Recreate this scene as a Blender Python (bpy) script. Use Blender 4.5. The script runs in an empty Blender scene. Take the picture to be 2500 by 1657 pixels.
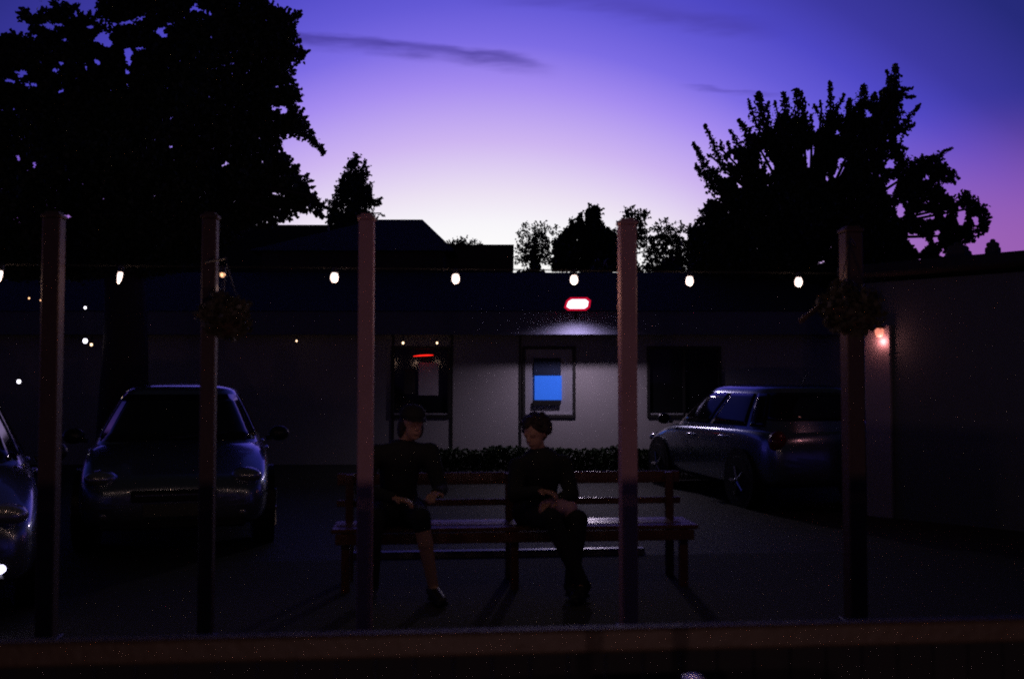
import bpy, math, random
import numpy as np
from mathutils import Vector, Matrix
random.seed(7); RNG = np.random.default_rng(11)
R = math.radians
sc = bpy.context.scene
COL = sc.collection

# ------------------------------------------------------------------ camera
F = 2430.6; CX = 1250.0; CY = 828.5; CAMZ = 1.5
PITCH = math.atan((930 - CY) / F)
cam_d = bpy.data.cameras.new('camera'); cam = bpy.data.objects.new('camera', cam_d); COL.objects.link(cam)
cam.location = (0, 0, CAMZ); cam.rotation_euler = (R(90) + PITCH, 0, 0)
cam_d.lens = 35; cam_d.sensor_width = 36; cam_d.clip_end = 2000; cam_d.clip_start = 0.05
cam_d.dof.use_dof = True; cam_d.dof.focus_distance = 17.0; cam_d.dof.aperture_fstop = 2.0
sc.camera = cam
SP, CP = math.sin(PITCH), math.cos(PITCH)
def at(px, py, Y):
    """real point at depth Y seen in direction (px,py) of the photograph"""
    u = (px - CX) / F; v = (CY - py) / F
    t = Y / (CP - v * SP)
    return Vector((u * t, Y, CAMZ + (SP + v * CP) * t))

# ------------------------------------------------------------------ materials
MATS = {}
def mat(name, col, rough=0.6, metal=0.0, spec=0.5, coat=0.0, noise=None, emit=None, estr=0.0, bump=0.0, bscale=40, sheen=0):
    if name in MATS: return MATS[name]
    m = bpy.data.materials.new(name); m.use_nodes = True
    nt = m.node_tree; b = nt.nodes['Principled BSDF']
    b.inputs['Base Color'].default_value = (*col, 1)
    b.inputs['Roughness'].default_value = rough; b.inputs['Metallic'].default_value = metal
    b.inputs['Specular IOR Level'].default_value = spec
    if coat: b.inputs['Coat Weight'].default_value = coat; b.inputs['Coat Roughness'].default_value = 0.04
    tc = nt.nodes.new('ShaderNodeTexCoord')
    if noise:
        sc_, amt = noise
        n = nt.nodes.new('ShaderNodeTexNoise'); n.inputs['Scale'].default_value = sc_; n.inputs['Detail'].default_value = 6
        nt.links.new(tc.outputs['Object'], n.inputs['Vector'])
        mx = nt.nodes.new('ShaderNodeMix'); mx.data_type = 'RGBA'
        mx.inputs['A'].default_value = (*[c * (1 - amt) for c in col], 1)
        mx.inputs['B'].default_value = (*[min(1, c * (1 + amt)) for c in col], 1)
        nt.links.new(n.outputs['Fac'], mx.inputs['Factor']); nt.links.new(mx.outputs['Result'], b.inputs['Base Color'])
    if bump:
        n2 = nt.nodes.new('ShaderNodeTexNoise'); n2.inputs['Scale'].default_value = bscale; n2.inputs['Detail'].default_value = 8
        nt.links.new(tc.outputs['Object'], n2.inputs['Vector'])
        bp = nt.nodes.new('ShaderNodeBump'); bp.inputs['Strength'].default_value = bump; bp.inputs['Distance'].default_value = 0.02
        nt.links.new(n2.outputs['Fac'], bp.inputs['Height']); nt.links.new(bp.outputs['Normal'], b.inputs['Normal'])
    if emit:
        b.inputs['Emission Color'].default_value = (*emit, 1); b.inputs['Emission Strength'].default_value = estr
    MATS[name] = m; return m

M_asphalt = mat('asphalt', (.032, .034, .031), .72, noise=(3, .35), bump=.5, bscale=60)
M_patio = mat('patio_stone', (.035, .034, .03), .9, noise=(2, .3), bump=.3)
M_kerb = mat('kerb_metal', (.3, .3, .3), .38, metal=.8, noise=(15, .2))
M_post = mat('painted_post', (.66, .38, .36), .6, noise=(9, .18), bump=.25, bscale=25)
M_post_dim = mat('dimmed_post', (.10, .06, .048), .6, noise=(9, .2), bump=.25, bscale=25)  # darker copy of the post colour, standing in for weaker light
M_rail = mat('stained_rail', (.055, .034, .015), .6, noise=(8, .3), bump=.3, bscale=30)
M_bench = mat('varnished_bench', (.18, .075, .036), .30, spec=1.0, noise=(10, .3), bump=.1, bscale=30)
M_dark = mat('dark_metal', (.03, .03, .03), .4, metal=.5)
M_black = mat('black_plastic', (.015, .015, .016), .45)
M_rubber = mat('rubber', (.02, .02, .02), .8, bump=.2)
M_wall = mat('pale_cladding', (.45, .42, .42), .85, noise=(4, .08), bump=.15, bscale=30)
M_fascia = mat('painted_fascia', (.165, .17, .26), .7, noise=(5, .1), bump=.1)
M_roof = mat('roof_shingle', (.045, .042, .045), .9, noise=(12, .4), bump=.6, bscale=18)
M_hwall = mat('house_wall', (.10, .09, .08), .9, noise=(6, .2), bump=.2)
M_frame = mat('window_frame', (.025, .023, .022), .5)
M_glass = mat('dark_glass', (.012, .012, .014), .06, spec=.5)
M_blind = mat('pale_blind', (.42, .41, .44), .35, noise=(3, .1))
M_blue = mat('blue_poster', (.015, .17, .92), .55, noise=(14, .22), emit=(.035, .17, .85), estr=.5)
M_paper = mat('mauve_paper', (.75, .68, .70), .7, noise=(6, .15))
M_paint = mat('silver_paint', (.28, .32, .42), .25, metal=.75, coat=1.0, noise=(400, .12))
M_trim = mat('car_trim', (.02, .02, .022), .35)
M_lens = mat('headlight_lens', (.5, .5, .55), .24, metal=.7, coat=1.0)
M_chrome = mat('chrome', (.7, .7, .72), .26, metal=1.0)
M_red = mat('tail_lens', (.22, .01, .008), .3, coat=.4)
M_plate = mat('plate', (.12, .12, .11), .5)
M_leaf = mat('leaf', (.05, .075, .03), .6, noise=(2.5, .35))
M_leaf2 = mat('leaf_hedge', (.05, .09, .03), .55, noise=(5, .35))
M_leaf3 = mat('basket_leaf', (.10, .085, .04), .6, noise=(9, .4))
M_bark = mat('bark', (.07, .055, .045), .9, noise=(8, .3), bump=.7, bscale=14)
M_skin = mat('skin', (.52, .30, .21), .55)
M_cloth = mat('dark_cloth', (.018, .02, .019), .9, bump=.3, bscale=50)
M_cloth2 = mat('olive_cloth', (.022, .026, .022), .9, bump=.3, bscale=50)
M_denim = mat('dark_denim', (.016, .018, .022), .9, bump=.3, bscale=70)
M_hair = mat('dark_hair', (.03, .018, .012), .55, bump=.8, bscale=60)
M_cap = mat('black_cap', (.015, .015, .015), .8)
M_bag = mat('pink_bag', (.62, .36, .46), .5, noise=(14, .15), bump=.2, bscale=25)
M_shoe = mat('shoe', (.02, .02, .02), .5)
M_cup = mat('pale_cup', (.62, .60, .75), .25, coat=.5)
M_bulb = mat('bulb_glass', (1, 1, 1), .3, emit=(1.0, .74, .66), estr=3.2)
M_bulbdim = mat('dim_bulb', (1, 1, 1), .3, emit=(1.0, .50, .25), estr=2.2)
M_tiny = mat('soffit_bulb', (1, 1, 1), .3, emit=(1.0, .66, .40), estr=3)
M_tinyw = mat('cool_bulb', (1, 1, 1), .3, emit=(.9, .85, 1.0), estr=3)
M_flood = mat('flood_lens', (1, 1, 1), .3, emit=(.95, .85, 1.0), estr=2)
M_floodhalo = mat('flood_halo', (.5, .02, .05), .4, emit=(1, .01, .06), estr=.55)
M_neon = mat('neon_red', (.8, .03, .02), .3, emit=(1, .02, .012), estr=1.3)
M_fog = mat('lamp_lit', (1, 1, 1), .2, emit=(.72, .68, 1.0), estr=6)
M_sconce = mat('sconce_glass', (.9, .5, .4), .4, emit=(1.0, .30, .20), estr=.9)

def lamp(name, kind, loc, P_, col, size, rot=(0, 0, 0)):
    l = bpy.data.lights.new(name, kind); l.energy = P_; l.color = col
    if kind == 'AREA': l.shape = 'RECTANGLE'; l.size, l.size_y = size
    else: l.shadow_soft_size = size
    o = bpy.data.objects.new(name, l); COL.objects.link(o); o.location = loc; o.rotation_euler = rot; return o
# ------------------------------------------------------------------ mesh helpers
class MB:
    def __init__(s): s.v = []; s.f = []
    def add(s, vs, fs):
        o = len(s.v); s.v += [Vector(v) for v in vs]; s.f += [tuple(i + o for i in f) for f in fs]; return s
    def box(s, c, d, rz=0.0, bev=0.0):
        x, y, z = d[0] / 2, d[1] / 2, d[2] / 2
        if bev:
            b = min(bev, x * .45, y * .45, z * .45)
            vs = []
            for zz, k in ((-z, b), (-z + b, 0), (z - b, 0), (z, b)):
                for (sx, sy) in ((-1, -1), (1, -1), (1, 1), (-1, 1)):
                    X, Y = x - k, y - k
                    if sx * sy > 0: vs += [(sx * (X - b), sy * Y, zz), (sx * X, sy * (Y - b), zz)] if (sx > 0) == (sx * sy > 0) and False else [(sx * X, sy * (Y - b), zz), (sx * (X - b), sy * Y, zz)][::(1)]
                    else: vs += [(sx * (X - b), sy * Y, zz), (sx * X, sy * (Y - b), zz)]
            n = 8; fs = []
            for r in range(3):
                for i in range(n):
                    fs.append((r * n + i, r * n + (i + 1) % n, (r + 1) * n + (i + 1) % n, (r + 1) * n + i))
            fs.append(tuple(range(n))[::-1]); fs.append(tuple(range(3 * n, 4 * n)))
        else:
            vs = [(sx * x, sy * y, sz * z) for sz in (-1, 1) for (sx, sy) in ((-1, -1), (1, -1), (1, 1), (-1, 1))]
            fs = [(3, 2, 1, 0), (4, 5, 6, 7), (0, 1, 5, 4), (1, 2, 6, 5), (2, 3, 7, 6), (3, 0, 4, 7)]
        m = Matrix.Translation(Vector(c)) @ Matrix.Rotation(rz, 4, 'Z')
        return s.add([m @ Vector(v) for v in vs], fs)
    def tube(s, pts, rad, n=8, cap=True):
        pts = [Vector(p) for p in pts]; o = []; fs = []
        if not hasattr(rad, '__len__'): rad = [rad] * len(pts)
        a = None
        for i, p in enumerate(pts):
            d = (pts[min(i + 1, len(pts) - 1)] - pts[max(i - 1, 0)]).normalized()
            if a is None: a = d.orthogonal().normalized()
            else: a = (a - d * a.dot(d)).normalized()
            b = d.cross(a)
            for k in range(n):
                t = 2 * math.pi * k / n; o.append(p + (a * math.cos(t) + b * math.sin(t)) * rad[i])
        for i in range(len(pts) - 1):
            for k in range(n): fs.append((i * n + k, i * n + (k + 1) % n, (i + 1) * n + (k + 1) % n, (i + 1) * n + k))
        if cap: fs.append(tuple(range(n))[::-1]); fs.append(tuple(range((len(pts) - 1) * n, len(pts) * n)))
        return s.add(o, fs)
    def ell(s, c, r, n=16, m=10, rot=None):
        o = []; fs = []; c = Vector(c)
        for i in range(m + 1):
            th = math.pi * i / m
            for k in range(n):
                ph = 2 * math.pi * k / n
                v = Vector((r[0] * math.sin(th) * math.cos(ph), r[1] * math.sin(th) * math.sin(ph), r[2] * math.cos(th)))
                if rot: v = rot @ v
                o.append(c + v)
        for i in range(m):
            for k in range(n): fs.append((i * n + k, (i + 1) * n + k, (i + 1) * n + (k + 1) % n, i * n + (k + 1) % n))
        return s.add(o, fs)
    def lathe(s, c, prof, n=20, rot=None):
        o = []; fs = []; c = Vector(c)
        for (r, z) in prof:
            for k in range(n):
                t = 2 * math.pi * k / n; v = Vector((r * math.cos(t), r * math.sin(t), z))
                o.append(c + (rot @ v if rot else v))
        for i in range(len(prof) - 1):
            for k in range(n): fs.append((i * n + k, i * n + (k + 1) % n, (i + 1) * n + (k + 1) % n, (i + 1) * n + k))
        fs.append(tuple(range(n))[::-1]); fs.append(tuple(range((len(prof) - 1) * n, len(prof) * n)))
        return s.add(o, fs)
    def build(s, name, m, parent=None, smooth=False, loc=None, rz=0.0, mods=()):
        me = bpy.data.meshes.new(name); me.from_pydata([tuple(v) for v in s.v], [], s.f); me.update()
        if m: me.materials.append(m)
        o = bpy.data.objects.new(name, me); COL.objects.link(o)
        if parent: o.parent = parent
        if loc is not None: o.location = loc
        o.rotation_euler.z = rz
        if smooth:
            for p in me.polygons: p.use_smooth = True
        return o
def tag(o, label=None, cat=None, group=None, kind=None):
    if label: o['label'] = label
    if cat: o['category'] = cat
    if group: o['group'] = group
    if kind: o['kind'] = kind
    return o
def thing(name, label, cat, loc=(0, 0, 0), rz=0.0, group=None):
    o = bpy.data.objects.new(name, None); COL.objects.link(o); o.empty_display_size = .2
    o.location = loc; o.rotation_euler.z = rz
    return tag(o, label, cat, group)
def dup(o, parent=None):
    c = o.copy(); COL.objects.link(c)
    if parent: c.parent = parent
    for ch in list(o.children): dup(ch, c)
    return c
def subsurf(o, lv=2):
    md = o.modifiers.new('sub', 'SUBSURF'); md.levels = lv; md.render_levels = lv
    return o

# ------------------------------------------------------------------ world: dusk sky
w = bpy.data.worlds.new('World'); sc.world = w; w.use_nodes = True
nt = w.node_tree; N = nt.nodes; Lk = nt.links
bg = N['Background']; bg.inputs['Strength'].default_value = 1.0
def s2l(c): return tuple(((x / 255) / 12.92 if x / 255 < .04045 else ((x / 255 + .055) / 1.055) ** 2.4) for x in c)
def math_n(op, a, b=None, c=None, clamp=False):
    n = N.new('ShaderNodeMath'); n.operation = op; n.use_clamp = clamp
    for i, x in enumerate((a, b, c)):
        if x is None: continue
        if isinstance(x, (int, float)): n.inputs[i].default_value = x
        else: Lk.new(x, n.inputs[i])
    return n.outputs[0]
def sstep(x, a, b):
    n = N.new('ShaderNodeMapRange'); n.interpolation_type = 'SMOOTHSTEP'
    Lk.new(x, n.inputs['Value']); n.inputs['From Min'].default_value = a; n.inputs['From Max'].default_value = b
    return n.outputs[0]
tc = N.new('ShaderNodeTexCoord'); sx = N.new('ShaderNodeSeparateXYZ'); Lk.new(tc.outputs['Generated'], sx.inputs[0])
el = math_n('MULTIPLY', math_n('ARCSINE', sx.outputs['Z']), 57.29578)
az = math_n('MULTIPLY', math_n('ARCTAN2', sx.outputs['X'], sx.outputs['Y']), 57.29578)
azc = math_n('ABSOLUTE', math_n('ADD', az, 1.5))
shift = math_n('ADD', math_n('MULTIPLY', math_n('POWER', math_n('MINIMUM', azc, 30), 2), .0168),
               math_n('MULTIPLY', math_n('MAXIMUM', math_n('SUBTRACT', azc, 30), 0), .24))
tt = math_n('DIVIDE', math_n('ADD', el, shift), 90)
ramp = N.new('ShaderNodeValToRGB'); Lk.new(tt, ramp.inputs[0]); cr = ramp.color_ramp; cr.interpolation = 'LINEAR'
stops = [(3, (255, 254, 250)), (7.2, (254, 253, 252)), (9, (248, 246, 250)), (10.7, (236, 226, 243)), (13.6, (206, 182, 241)), (16.7, (165, 140, 240)),
         (19, (124, 108, 228)), (21, (100, 90, 214)), (23.5, (78, 72, 196)), (26.5, (60, 56, 160)), (32, (38, 42, 122)), (38, (36, 40, 116)), (45, (19, 22, 62)), (54, (9, 10, 18)), (68, (8, 10, 14)), (90, (8, 9, 11))]
cr.elements[0].position = stops[0][0] / 90; cr.elements[0].color = (*s2l(stops[0][1]), 1)
cr.elements[1].position = stops[-1][0] / 90; cr.elements[1].color = (*s2l(stops[-1][1]), 1)
for e, c in stops[1:-1]:
    x = cr.elements.new(e / 90); x.color = (*s2l(c), 1)
# rosy band low above the horizon away from the afterglow
pk = math_n('MULTIPLY', math_n('MULTIPLY', sstep(azc, 9, 27), math_n('ADD', math_n('MULTIPLY', sstep(azc, 62, 34), .97), .03)), sstep(el, 15, 6.5))
mxp = N.new('ShaderNodeMix'); mxp.data_type = 'RGBA'; Lk.new(math_n('MULTIPLY', pk, .85), mxp.inputs['Factor'])
Lk.new(ramp.outputs[0], mxp.inputs['A']); mxp.inputs['B'].default_value = (*s2l((160, 96, 172)), 1)
# thin dark cloud streaks
nz = N.new('ShaderNodeTexNoise'); nz.inputs['Scale'].default_value = 9; nz.inputs['Detail'].default_value = 5
mp = N.new('ShaderNodeMapping'); mp.inputs['Scale'].default_value = (1, 1, 6); Lk.new(tc.outputs['Generated'], mp.inputs[0]); Lk.new(mp.outputs[0], nz.inputs['Vector'])
wob = math_n('SUBTRACT', nz.outputs['Fac'], .5)
nz2 = N.new('ShaderNodeTexNoise'); nz2.inputs['Scale'].default_value = 30; nz2.inputs['Detail'].default_value = 6; Lk.new(mp.outputs[0], nz2.inputs['Vector'])
wob2 = math_n('SUBTRACT', nz2.outputs['Fac'], .5)
def azel(px, py):
    p = at(px, py, 100) - Vector((0, 0, CAMZ)); return math.degrees(math.atan2(p.x, p.y)), math.degrees(math.asin(p.z / p.length))
def streak(pts, wup, wdn, a0, a1, b0, b1, amt):
    A = [azel(*p) for p in pts]
    co = np.polyfit([a for a, e in A], [e for a, e in A], 2)
    c = math_n('ADD', math_n('ADD', math_n('MULTIPLY', math_n('POWER', math_n('ADD', az, 60), 2), 0.0), math_n('MULTIPLY', math_n('MULTIPLY', az, az), float(co[0]))),
               math_n('ADD', math_n('MULTIPLY', az, float(co[1])), float(co[2])))
    dlt = math_n('ADD', math_n('SUBTRACT', el, c), math_n('ADD', math_n('MULTIPLY', wob, .8), math_n('MULTIPLY', wob2, .5)))
    up = sstep(dlt, wup, 0); dn = sstep(dlt, -wdn, 0)
    e0 = azel(a0, 100)[0]; e1 = azel(a1, 100)[0]; f0 = azel(b0, 100)[0]; f1 = azel(b1, 100)[0]
    wnd = math_n('MULTIPLY', sstep(az, e0, e1), sstep(az, f1, f0))
    return math_n('MULTIPLY', math_n('MULTIPLY', math_n('MULTIPLY', up, dn), wnd), math_n('ADD', amt, math_n('MULTIPLY', wob2, amt * .9)))
ms = [streak([(640, 88), (860, 99), (1000, 112), (1180, 128), (1330, 158)], .35, .95, 560, 760, 1230, 1380, .62),
      streak([(1300, 10), (1500, 30), (1700, 48), (1860, 66)], .7, .9, 1380, 1680, 1760, 1960, .34),
      streak([(1000, -6), (1300, 0), (1600, 14), (1900, 40)], .9, .8, 1100, 1350, 1500, 1850, .28),
      streak([(1680, 208), (1800, 217), (1900, 229)], .15, .3, 1640, 1740, 1820, 1960, .32)]
msum = ms[0]
for x in ms[1:]: msum = math_n('ADD', msum, x)
cl = N.new('ShaderNodeMix'); cl.data_type = 'RGBA'; Lk.new(math_n('MINIMUM', msum, .8), cl.inputs['Factor']); Lk.new(mxp.outputs['Result'], cl.inputs['A'])
cl.inputs['B'].default_value = (*s2l((62, 50, 140)), 1)
Lk.new(cl.outputs['Result'], bg.inputs['Color'])

# ------------------------------------------------------------------ ground
g = MB(); g.add([(-400, -60, 0), (400, -60, 0), (400, 700, 0), (-400, 700, 0)], [(0, 1, 2, 3)])
tag(g.build('ground', M_asphalt), kind='structure')
PA = math.atan(.095)                                    # patio is turned a little away from the camera axis
PE = Vector((math.cos(PA), math.sin(PA), 0)); PN = Vector((-math.sin(PA), math.cos(PA), 0))
def pf(x, d, z=0.0):                                    # patio frame: x along, d = depth at x=0
    return Vector((0, d, z)) + PE * x + 0 * PN
p = MB(); a = [pf(-2.95, -1.5, .012), pf(9, -1.5, .012), pf(9, 8.5, .012), pf(-2.95, 8.5, .012)]
p.add(a, [(0, 1, 2, 3)]); tag(p.build('patio', M_patio), kind='structure')
k = MB(); k.box((0, 0, .03), (2.5, .09, .06), bev=.008); o = k.build('kerb', M_kerb, loc=pf(-.1, 8.6), rz=PA); tag(o, kind='structure')

# ------------------------------------------------------------------ patio posts
def post(px, D, wdt, top, label, brace=False, M_post=M_post):
    b = at(px, 1100, D); t = thing('patio_post', label, 'post', (b.x, b.y, 0), PA, 'tall wooden posts along the patio edge')
    m = MB(); m.box((0, 0, top / 2), (wdt, wdt, top), bev=.006); m.build('shaft', M_post, t)
    m = MB(); m.box((0, 0, top + .012), (wdt + .014, wdt + .014, .022), bev=.006); m.box((0, 0, top + .03), (wdt - .02, wdt - .02, .014), bev=.004); m.build('cap', M_post, t)
    m = MB(); m.box((0, 0, .035), (wdt + .05, wdt + .05, .06), bev=.006); m.build('base_plate', M_dark, t)
    if brace:
        m = MB(); m.tube([(-wdt / 2, 0, 2.06), (-.16, -.02, 1.99), (-.34, -.03, 1.86)], .018, 6); m.build('brace', M_post, t)
    return t
post(121.5, 5.67, .098, 2.43, 'leftmost tall wooden post in front of the big tree', M_post=M_post_dim)
post(507, 5.69, .082, 2.43, 'slim wooden post in front of the car with the wide windscreen', M_post=M_post_dim)
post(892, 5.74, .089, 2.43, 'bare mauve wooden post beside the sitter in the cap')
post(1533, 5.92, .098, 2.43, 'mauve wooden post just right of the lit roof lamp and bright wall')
post(2084, 6.09, .108, 2.41, 'rightmost wooden post, half covered by a hanging basket', True, M_post_dim)

# ------------------------------------------------------------------ string lights
SL = thing('string_light', 'string of glowing bulbs stretched along the row of posts', 'string lights', pf(0, 5.98, 0))
def slp(px, dz=0.0):
    # point on the taut string seen in direction px
    u = (px - CX) / F; Y = 5.98 / (1 - .095 * u); return Vector((u * Y, Y, 2.17 + dz)) - SL.location
pxs = [-2, 292, 541, 815, 1112, 1402, 1685, 1952]
m = MB(); pts = []
allp = [slp(-900)] + [slp(q) for q in (-2, 110, 292, 405, 541, 680, 815, 960, 1112, 1260, 1402, 1540, 1685, 1820, 1952, 2084)]
m.tube(allp, .004, 6); m.build('cord', M_black, SL)
bulbs = [(q, 1) for q in pxs] + [(-300, 1), (-600, 1)]
for q, _ in bulbs:
    c = slp(q)
    slim = q < 400
    kx = .62 if q == 541 else 1
    s = MB(); s.lathe(c + Vector((0, 0, -.02)), [(.008, .022), (.013, .02), (.014, -.018), (.012, -.02)], 12); so = s.build('socket', M_black, SL)
    b = MB()
    if slim:
        rot = Matrix.Rotation(R(10), 3, 'Y'); prof = [(.003, 0), (.009, -.008), (.0125, -.025), (.013, -.042), (.010, -.062), (.005, -.078), (.001, -.084)]
        b.lathe(c + Vector((0, 0, -.022)), prof[::-1], 14, rot)
    else:
        prof = [(.007, 0), (.010, -.004), (.017, -.014), (.0215, -.027), (.0225, -.039), (.0195, -.052), (.012, -.060), (.003, -.064)]
        b.lathe(c + Vector((0, 0, -.022)), [(r * kx, z * (kx if kx < 1 else 1)) for r, z in prof[::-1]], 16)
    b.build('bulb', M_bulbdim if q == 541 else M_bulb, SL, smooth=True)
    lamp('bulb_light', 'POINT', c + SL.location + Vector((0, 0, -.125)), .10 if q == 541 else .75, (1, .6, .42), .02)

M_fill = mat('fill_glass', (1, 1, 1), .3, emit=(1.0, .56, .60), estr=4); pass  # added lanterns behind the camera: unseen fill light for posts and rail
def table(x, y, label, w_=.6, h=.74):
    t = thing('patio_table', label, 'table', (x, y, 0), 0, 'small tables on the near side of the patio')
    m = MB(); m.box((0, 0, h - .015), (w_, w_ * .8, .03), 0, .01); m.build('top', M_bench, t)
    m = MB(); m.tube([(0, 0, .02), (0, 0, h - .03)], .03, 10); m.build('column', M_dark, t)
    m = MB(); m.lathe((0, 0, .012), [(.22, 0), (.22, .015), (.05, .03)], 18); m.build('foot', M_dark, t)
for i_, (x, lab) in enumerate(((.1, 'lantern on the table behind at the left'), (1.7, 'lantern on the table behind at the right'))):
    y = -.75; table(x, y, 'added unseen dark wood table under the ' + ('left', 'right')[i_] + ' added lantern')
    t = thing('fill_lantern', 'added unseen rosy ' + lab, 'lantern', (x, y, .74), 0, 'added fill lanterns behind the camera')
    m = MB(); m.lathe((0, 0, 0), [(.06, 0), (.06, .012), (.035, .018)], 16); m.build('base', M_dark, t)
    m = MB(); m.lathe((0, 0, .019), [(.02, 0), (.045, .015), (.05, .06), (.04, .10), (.02, .115)], 12); m.build('glass', M_fill, t, smooth=True)
    lamp('fill_light', 'POINT', (x, y + .11, .795), 24, (1, .56, .60), .04)
    m = MB(); m.lathe((0, 0, .136), [(.03, 0), (.055, .004), (.01, .03)], 14); m.build('cap', M_dark, t)
table(1250 and at(1692, 1646, 2.2).x + .05, 2.12, 'small dark wood patio table carrying the pale cup', .5)

# ------------------------------------------------------------------ foreground rail (out of focus)
rl = thing('patio_railing', 'low wooden railing crossing the foreground', 'railing', pf(0, 2.6, 0), PA)
m = MB(); m.box((.45, 0, .830), (4.6, .045, .062), bev=.008); m.build('top_rail', M_rail, rl)
for x in (-1.9, 2.75):
    m = MB(); m.box((x, .075, .39), (.08, .05, .78), bev=.006); m.build('baluster', M_rail, rl)
m = MB()
for i in range(46): m.box((.45 - 2.25 + i * .1, .035, .42), (.096, .018, .75), bev=.003)
m.build('light_blocker', mat('blocker_boards', (.006, .006, .006), .9, noise=(8, .3)), rl)  # boards added under the rail to keep the fill light off the lower posts

# ------------------------------------------------------------------ bench
bl = pf(.02, 7.40); bn = thing('garden_bench', 'long varnished bench with a slatted back where two people sit', 'bench', bl, PA)
L = 2.64
m = MB()
for i in range(3): m.box((0, -.17 + .15 * i, .443), (L, .143, .03), bev=.006)
m.build('seat', M_bench, bn)
m = MB(); m.box((0, -.225, .385), (L - .06, .025, .075), bev=.004); m.build('apron', M_bench, bn)
for z, h in ((.578, .05), (.757, .09)):
    m = MB(); m.box((0, .255 + (z - .45) * .12, z), (L, .025, h), bev=.005); m.build('back_slat', M_bench, bn)
for x in (-1.22, -.02, 1.22):
    for y, h in ((-.18, .43), (.22, .80)):
        m = MB(); m.box((x, y if h < .5 else y + .0, h / 2), (.06, .06, h) if h < .5 else (.06, .05, h), bev=.005); m.build('leg', M_bench, bn)

# ------------------------------------------------------------------ people
def capsule(mb, a, b, ra, rb, n=12):
    a = Vector(a); b = Vector(b)
    mb.tube([a, b], [ra, rb], n); mb.ell(a, (ra,) * 3, n, 8); mb.ell(b, (rb,) * 3, n, 8)
def fuse(o, vox, smooth=3):
    r = o.modifiers.new('fuse', 'REMESH'); r.mode = 'VOXEL'; r.voxel_size = vox; r.use_smooth_shade = True
    if smooth: s = o.modifiers.new('soft', 'SMOOTH'); s.factor = .5; s.iterations = smooth
    return o
def hand(mb, wrist, dirn, up, side):
    """palm, four unequal bent fingers and a thumb"""
    d = Vector(dirn).normalized(); s = Vector(side).normalized(); u = d.cross(s).normalized(); w0 = Vector(wrist)
    if u.dot(Vector(up)) < 0: u = -u
    pc = w0 + d * .05
    for k_ in (-.025, 0, .025): capsule(mb, w0 + s * k_ * .6, pc + d * .035 + s * k_, .016, .014, 8)
    for i, ln in enumerate((.070, .080, .074, .056)):
        b0 = pc + d * .035 + s * (-.03 + .02 * i); b1 = b0 + d * ln * .45 - u * .006; b2 = b1 + (d - u * .8).normalized() * ln * .32; b3 = b2 + (d * .3 - u).normalized() * ln * .25
        capsule(mb, b0, b1, .0095, .0088, 8); capsule(mb, b1, b2, .0088, .008, 8); capsule(mb, b2, b3, .008, .007, 8)
    t0 = w0 + d * .022 - s * .03; t1 = t0 + (d * .6 - s).normalized() * .035; t2 = t1 + (d - s * .2 - u * .4).normalized() * .032
    capsule(mb, t0, t1, .012, .0105, 8); capsule(mb, t1, t2, .0105, .009, 8)
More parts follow.
